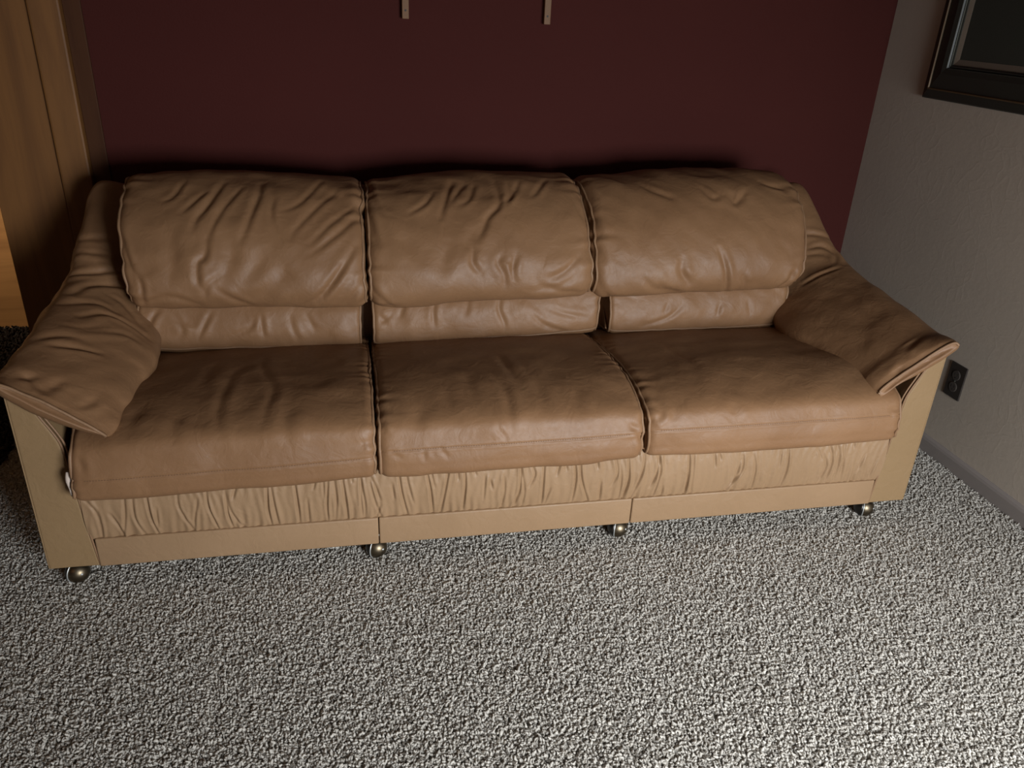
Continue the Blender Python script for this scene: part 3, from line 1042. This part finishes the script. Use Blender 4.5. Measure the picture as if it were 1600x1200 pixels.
def stitched_seam(parent, g, vcoord, key):
    """row of stitches along the front of a seat cushion, lying in its seam groove"""
    Vv = g['V'][0]
    j = int(np.argmin(np.abs(Vv - vcoord)))
    line = g['G'][12:-12, j] + g['N'][12:-12, j] * 0.0004
    s = np.concatenate([[0], np.cumsum(np.linalg.norm(np.diff(line, axis=0), axis=1))])
    Vs, Fs = [], []
    b0 = 0
    pos = 0.0
    while pos + 0.0042 < s[-1]:
        q = np.array([[np.interp(pos + t, s, line[:, a]) for a in range(3)] for t in (0, 0.0014, 0.0028, 0.0042)])
        v, f = tube_arrays(q, np.array([0.0003, 0.0008, 0.0008, 0.0003]), 5)
        Vs.append(v)
        Fs.append(f + b0)
        b0 += len(v)
        pos += 0.0062
    o = link('stitching', np_mesh('stitching', np.vstack(Vs), np.vstack(Fs)), M['thread'], parent)
    o['kind'] = 'stuff'


def groove(vc, wd=0.0022, dep=0.0022):
    def f(g):
        q = (g['V'] - vc) / wd
        return -dep * np.exp(-q ** 2) + 0.4 * dep * np.exp(-((np.abs(q) - 2.2) / 1.4) ** 2)
    return f


# seat cushions
for k in range(3):
    key = 'seat%d' % k
    g = GR[key]
    # arclength position of the front seam (z about 0.36)
    Zrow = g['G'][len(g['G']) // 2, :, 2]
    Yrow = g['G'][len(g['G']) // 2, :, 1]
    zt = (0.346, 0.372, 0.385)[k]
    cand = np.where(Yrow < 0.03)[0]
    j = cand[np.argmin(np.abs(Zrow[cand] - zt))]
    vc = g['V'][0, j]
    pk = pucker(None, 0.0022, 10 + k, 0.035, 24)
    gv = groove(vc)
    o, g2 = cushion(key, 'seat_cushion', M['leather'], 20 + k, 0.0020, 3.0, extra=lambda g, pk=pk, gv=gv: pk(g) + gv(g))
    stitched_seam(o, g2, vc, key)
    for row in (4, -5):
        end_welt(o, g2, row, 0.0038, 0.001, 0.002)
for k in range(3):
    o, g2 = cushion('lumbar%d' % k, 'lumbar_cushion', M['leather'], 30 + k, 0.0022, 5.0, extra=pucker(None, 0.0012, 20 + k, 0.03, 22))
    for row in (3, -4):
        end_welt(o, g2, row, 0.0038)
    # long welt along the bottom front edge
    rowm = GR['lumbar%d' % k]['G'][len(g2['G']) // 2]
    jb = int(np.argmin(np.abs(rowm[:, 2] - 0.4265 - (-0.004, 0.001, 0.009)[k]) + (rowm[:, 1] > 0.52)))
    tube('welt', g2['G'][3:-3:4, jb] + g2['N'][3:-3:4, jb] * 0.001, 0.0036, M['welt'], o, n=7)
for k in range(3):
    o, g2 = cushion('back%d' % k, 'back_cushion', M['leather'], 40 + k, 0.0034, 3.4, extra=pucker(None, 0.0026, 30 + k, 0.06, 17))
    for row in (4, -5):
        end_welt(o, g2, row, 0.0040, 0.001, 0.002)
arm_out = {}
for k in range(2):
    o, g2 = cushion('arm%d' % k, 'arm_cushion', M['leather'], 50 + k, 0.0026, 4.0)
    ring = g2['G'][5]
    n_top = int(150 * 0.72)
    top = ring[:n_top]
    tube('welt', cr(top[::6], 60), 0.0036, M['welt'], o, n=7)

# arm bodies and their front panels
T_Y = [(0.012, 0.548), (0.2, 0.555), (0.4, 0.57), (0.55, 0.59), (0.68, 0.64), (0.80, 0.72), (0.94, 0.76)]
for side in (0, 1):
    sx = (lambda x: x) if side == 0 else (lambda x: W - x)
    bm = bmesh.new()
    rings = []
    for (y, zt) in T_Y:
        sec = [(0.0, 0.060), (0.0, zt - 0.006), (0.006, zt), (0.028, zt), (0.088, 0.41 + (zt - 0.548) * 0.6), (0.098, 0.30), (0.115, 0.060)]
        rings.append([bm.verts.new((sx(x), y, z)) for x, z in sec])
    for a, b_ in zip(rings[:-1], rings[1:]):
        for k in range(len(a)):
            k2 = (k + 1) % len(a)
            bm.faces.new((a[k], a[k2], b_[k2], b_[k]))
    bm.faces.new(rings[0])
    bm.faces.new(rings[-1][::-1])
    ab = bm_obj('arm_body', bm, M['leather_panel'], sofa)
    # front panel, slightly padded, knife edges
    poly = [(0.001, 0.0600), (0.001, 0.30), (0.001, 0.548), (0.006, 0.554), (0.026, 0.553), (0.058, 0.482), (0.088, 0.412), (0.0945, 0.355), (0.098, 0.30), (0.104, 0.20), (0.116, 0.0600), (0.06, 0.0600)]
    P = np.array(poly)
    c = np.array([0.047, 0.28])
    bm = bmesh.new()
    levels = [(0.0, 0.016), (0.0, 0.006), (0.0012, 0.0025), (0.0030, 0.0006), (0.0055, 0.0)]
    prev = None
    # edge-normal inset
    E = np.roll(P, -1, 0) - P
    nn_ = np.stack([E[:, 1], -E[:, 0]], 1)
    nn_ /= np.linalg.norm(nn_, axis=1)[:, None]
    vn = nn_ + np.roll(nn_, 1, 0)
    vn /= np.linalg.norm(vn, axis=1)[:, None]
    if np.sum(vn * (c - P)) < 0:
        vn = -vn
    for (ins, y) in levels:
        cur = [bm.verts.new((sx(p[0] + v[0] * ins), y, p[1] + v[1] * ins)) for p, v in zip(P, vn)]
        if prev:
            for k in range(len(cur)):
                k2 = (k + 1) % len(cur)
                bm.faces.new((prev[k], prev[k2], cur[k2], cur[k]))
        prev = cur
    bm.faces.new(prev)
    fp = bm_obj('arm_front_panel', bm, M['leather_panel'], sofa)
    # double welt down the inner seam of the panel
    inner = np.array([(0.022, 0.556), (0.030, 0.545), (0.058, 0.482), (0.0885, 0.412), (0.0950, 0.355), (0.0985, 0.30), (0.105, 0.20), (0.1165, 0.062)])
    cv = cr(inner, 60)
    for off in (0.0, 0.0058):
        pts3 = np.stack([np.array([sx(v) for v in cv[:, 0] + off]), np.full(60, 0.0015 + off * 0.8), cv[:, 1]], 1)
        tube('welt', pts3, 0.0026, M['welt'], fp, n=7)
    oe = np.array([[sx(0.001), 0.003, z] for z in np.linspace(0.063, 0.548, 30)])
    tube('welt', oe, 0.0020, M['leather_panel'], fp, n=6)

# torn corner of pale lining at the left front seat edge
tube('lining_edge', cr(np.array([[0.104, -0.030, 0.350], [0.1035, -0.037, 0.330], [0.1045, -0.040, 0.312], [0.107, -0.038, 0.296], [0.112, -0.030, 0.284]]), 24),
     0.0042 + 0.0018 * np.sin(np.linspace(0, 9, 24)), M['lining'], sofa, n=7)['label'] = 'pale torn lining showing at the seat seam'

# gathered skirt
g = GR['skirt']
n = grid_normals(g)


def ruche(g):
    U, Z = g['U'], g['V']
    t = (Z - 0.138) / 0.177
    r = np.random.RandomState(5)
    out = np.zeros(U.shape)
    for k in range(5):
        f = r.uniform(20, 60)
        out += 0.0010 * np.sin(2 * np.pi * f * (U + 0.015 * np.sin(5 * U + 6 * t + k) * t) + r.uniform(0, 6)) * (0.5 + 0.5 * np.sin(2 * np.pi * r.uniform(1, 4) * U + k))
    return out * (0.4 + 0.6 * np.abs(2 * t - 1))


d = fold_field(g, FOLDS.get('skirt', [])) + ruche(g)
g2 = dict(g)
g2['G'] = g['G'] + n * d[..., None]
sk = link('gathered_skirt', mesh_from_grid('gathered_skirt', g2), M['leather_skirt'], sofa)
# lower rail in three lengths
for (a, b_) in ((0.1165, 0.7905), (0.7925, 1.4745), (1.4765, 2.2135)):
    box('front_rail', M['leather_skirt'], sofa, a, b_, -0.004, 0.04, 0.060, 0.1415, bev=0.0045, seg=3, smooth=True)


def lathe(bm, prof, cx, cy, n=24, axis='Z', ox=0.0):
    rings = []
    for (r, h) in prof:
        ring = []
        for k in range(n):
            a = 2 * math.pi * k / n
            if axis == 'Z':
                ring.append(bm.verts.new((cx + r * math.cos(a), cy + r * math.sin(a), h)))
            else:
                ring.append(bm.verts.new((ox + h, cx + r * math.cos(a), cy + r * math.sin(a))))
        rings.append(ring)
    for a, b_ in zip(rings[:-1], rings[1:]):
        for k in range(n):
            bm.faces.new((a[k], a[(k + 1) % n], b_[(k + 1) % n], b_[k]))
    bm.faces.new(rings[0][::-1])
    bm.faces.new(rings[-1])


# ball casters: hooded ball with pale rim, axle screw, stem
for cx in (0.048, 0.783, 1.455, 2.230):
    cy, cz, R_ = 0.034, 0.0235, 0.0285
    root = bpy.data.objects.new('caster', None)
    COL.objects.link(root)
    root.parent = sofa
    root.location = (cx, cy, 0.06)
    bm = bmesh.new()
    prof = [(R_ * math.sin(a), R_ * 1.05 * math.cos(a)) for a in np.linspace(0.05, math.pi / 2 + 0.12, 12)]
    lathe(bm, prof, 0, cz - 0.06, 26, 'X', 0.0)
    h = bm_obj('hood', bm, M['brass'], root, True)
    h.rotation_euler = (0, 0, -0.5)
    bm = bmesh.new()
    prof = [(R_ * math.sin(a), -R_ * 0.85 * math.cos(a)) for a in np.linspace(0.05, math.pi / 2 - 0.06, 10)]
    lathe(bm, prof, 0, cz - 0.06, 26, 'X', -0.003)
    wv = bm_obj('wheel', bm, M['dark_metal'], root, True)
    wv.rotation_euler = (0, 0, -0.5)
    a = np.linspace(0, 2 * np.pi, 28, endpoint=False)
    ring = np.stack([np.full(28, -0.003), (R_ + 0.0004) * np.cos(a), cz - 0.06 + (R_ + 0.0004) * np.sin(a)], 1)
    rm = tube('rim', ring, 0.0016, M['pale_rim'], root, n=6, closed=True)
    rm.rotation_euler = (0, 0, -0.5)
    bm = bmesh.new()
    lathe(bm, [(0.006, -0.020), (0.006, 0.004)], 0.0, 0.004, 12)
    bm_obj('stem', bm, M['dark_metal'], root, True)
    bm = bmesh.new()
    lathe(bm, [(0.0032, 0.0), (0.0032, 0.0012), (0.0018, 0.0022)], 0.0, cz - 0.06 + 0.006, 12, 'X', R_ * 1.05 - 0.0022)
    ax = bm_obj('axle_screw', bm, M['pale_rim'], root, True)
    ax.rotation_euler = (0, 0, -0.9)

# ------------------------------------------------------------------ wall strips above the sofa
for (x, zb, lab) in ((0.9665, 1.283, 'left short wooden wall strip with screw hole, high on maroon wall'),
                     (1.421, 1.283, 'right short wooden wall strip with screw hole, nearer the room corner')):
    t = bpy.data.objects.new('wooden_strip', None)
    COL.objects.link(t)
    t.location = (x, YB, zb)
    t['label'] = lab
    t['category'] = 'wood strip'
    t['group'] = 'wooden strips on the maroon wall'
    box('strip', M['batten'], t, -0.0105, 0.0105, -0.024, 0.0, 0.0, 0.75, bev=0.0018)
    bm = bmesh.new()
    lathe(bm, [(0.0030, 0.0), (0.0030, 0.0008), (0.0020, 0.0012)], 0, 0, 14)
    s = bm_obj('screw', bm, M['black_plastic'], t)
    s.rotation_euler = (math.pi / 2, 0, 0)
    s.location = (0.0, -0.0240, 0.024)

# ------------------------------------------------------------------ outlet on the right wall
ot = bpy.data.objects.new('power_outlet', None)
COL.objects.link(ot)
ot.location = (XR, 0.277, 0.284)
ot['label'] = 'dark brown duplex outlet on the grey right wall, beside the sofa arm'
ot['category'] = 'outlet'


def yz_plate(name, mat, parent, hy, hz, x0, x1, bev, cy=0.0, cz=0.0):
    return box(name, mat, parent, x0, x1, cy - hy, cy + hy, cz - hz, cz + hz, bev=bev, seg=3)  # thin plate lying on the wall


yz_plate('cover_plate', M['outlet'], ot, 0.036, 0.058, -0.006, 0.0, 0.0025)
for dz in (0.0205, -0.0205):
    bm = bmesh.new()
    lathe(bm, [(0.0168, 0.0), (0.0168, -0.0016), (0.0158, -0.0024)], 0, dz, 28, 'X', -0.006)
    rc_ = bm_obj('receptacle', M and bm, M['outlet_face'], ot)
    for dy in (-0.0062, 0.0062):
        yz_plate('slot', M['black_plastic'], rc_, 0.0011, 0.0042, -0.0088, -0.0080, 0.0, dy, dz + 0.003)
    bm = bmesh.new()
    lathe(bm, [(0.0024, 0.0), (0.0024, -0.0008)], 0, dz - 0.008, 12, 'X', -0.0081)
    bm_obj('ground_slot', bm, M['black_plastic'], rc_)
bm = bmesh.new()
lathe(bm, [(0.003, 0.0), (0.003, -0.001), (0.002, -0.0016)], 0, 0, 14, 'X', -0.006)
bm_obj('screw', bm, M['silver'], ot)

# ------------------------------------------------------------------ framed picture on the right wall
pf = bpy.data.objects.new('framed_picture', None)
COL.objects.link(pf)
PY0, PZ0, PW, PH = 0.769, 1.113, 0.78, 0.62
pf.location = (XR, PY0, PZ0)
pf['label'] = 'black framed picture with gold bead and pale mat line, on right wall'
pf['category'] = 'picture'


def rect_ring(name, mat, prof):
    """mitred frame: prof = list of (inset, x) around the rectangle (y: 0..-PW, z: 0..PH)"""
    bm = bmesh.new()
    rings = []
    for (ins, x) in prof:
        rings.append([bm.verts.new((x, y, z)) for y, z in ((-ins, ins), (-PW + ins, ins), (-PW + ins, PH - ins), (-ins, PH - ins))])
    m_ = len(rings)
    for k in range(m_):
        a, b_ = rings[k], rings[(k + 1) % m_]
        for j in range(4):
            bm.faces.new((a[j], a[(j + 1) % 4], b_[(j + 1) % 4], b_[j]))
    return bm_obj(name, bm, mat, pf)


rect_ring('frame', M['frame_black'], [(0.0, 0.0), (0.0, -0.012), (0.004, -0.016), (0.024, -0.021), (0.031, -0.022), (0.036, -0.021), (0.080, -0.029), (0.098, -0.026), (0.103, -0.014), (0.103, 0.0)])
rect_ring('gold_bead', M['gold'], [(0.0290, -0.018), (0.0290, -0.0245), (0.0310, -0.0262), (0.0335, -0.0258), (0.0350, -0.0215)])
rect_ring('silver_line', M['silver'], [(0.0970, -0.024), (0.0970, -0.0268), (0.0982, -0.0268), (0.0982, -0.024)])
rect_ring('silver_line', M['silver'], [(0.1030, -0.018), (0.1030, -0.0215), (0.1043, -0.0215), (0.1043, -0.018)])
rect_ring('inner_lip', M['frame_black'], [(0.102, -0.002), (0.102, -0.0190), (0.109, -0.016), (0.109, -0.002)])
rect_ring('mat_edge', M['mat'], [(0.107, -0.004), (0.109, -0.0135), (0.126, -0.0095), (0.126, -0.004)])
box('picture', M['glass'], pf, -0.009, -0.003, -PW + 0.122, -0.122, 0.122, PH - 0.122)
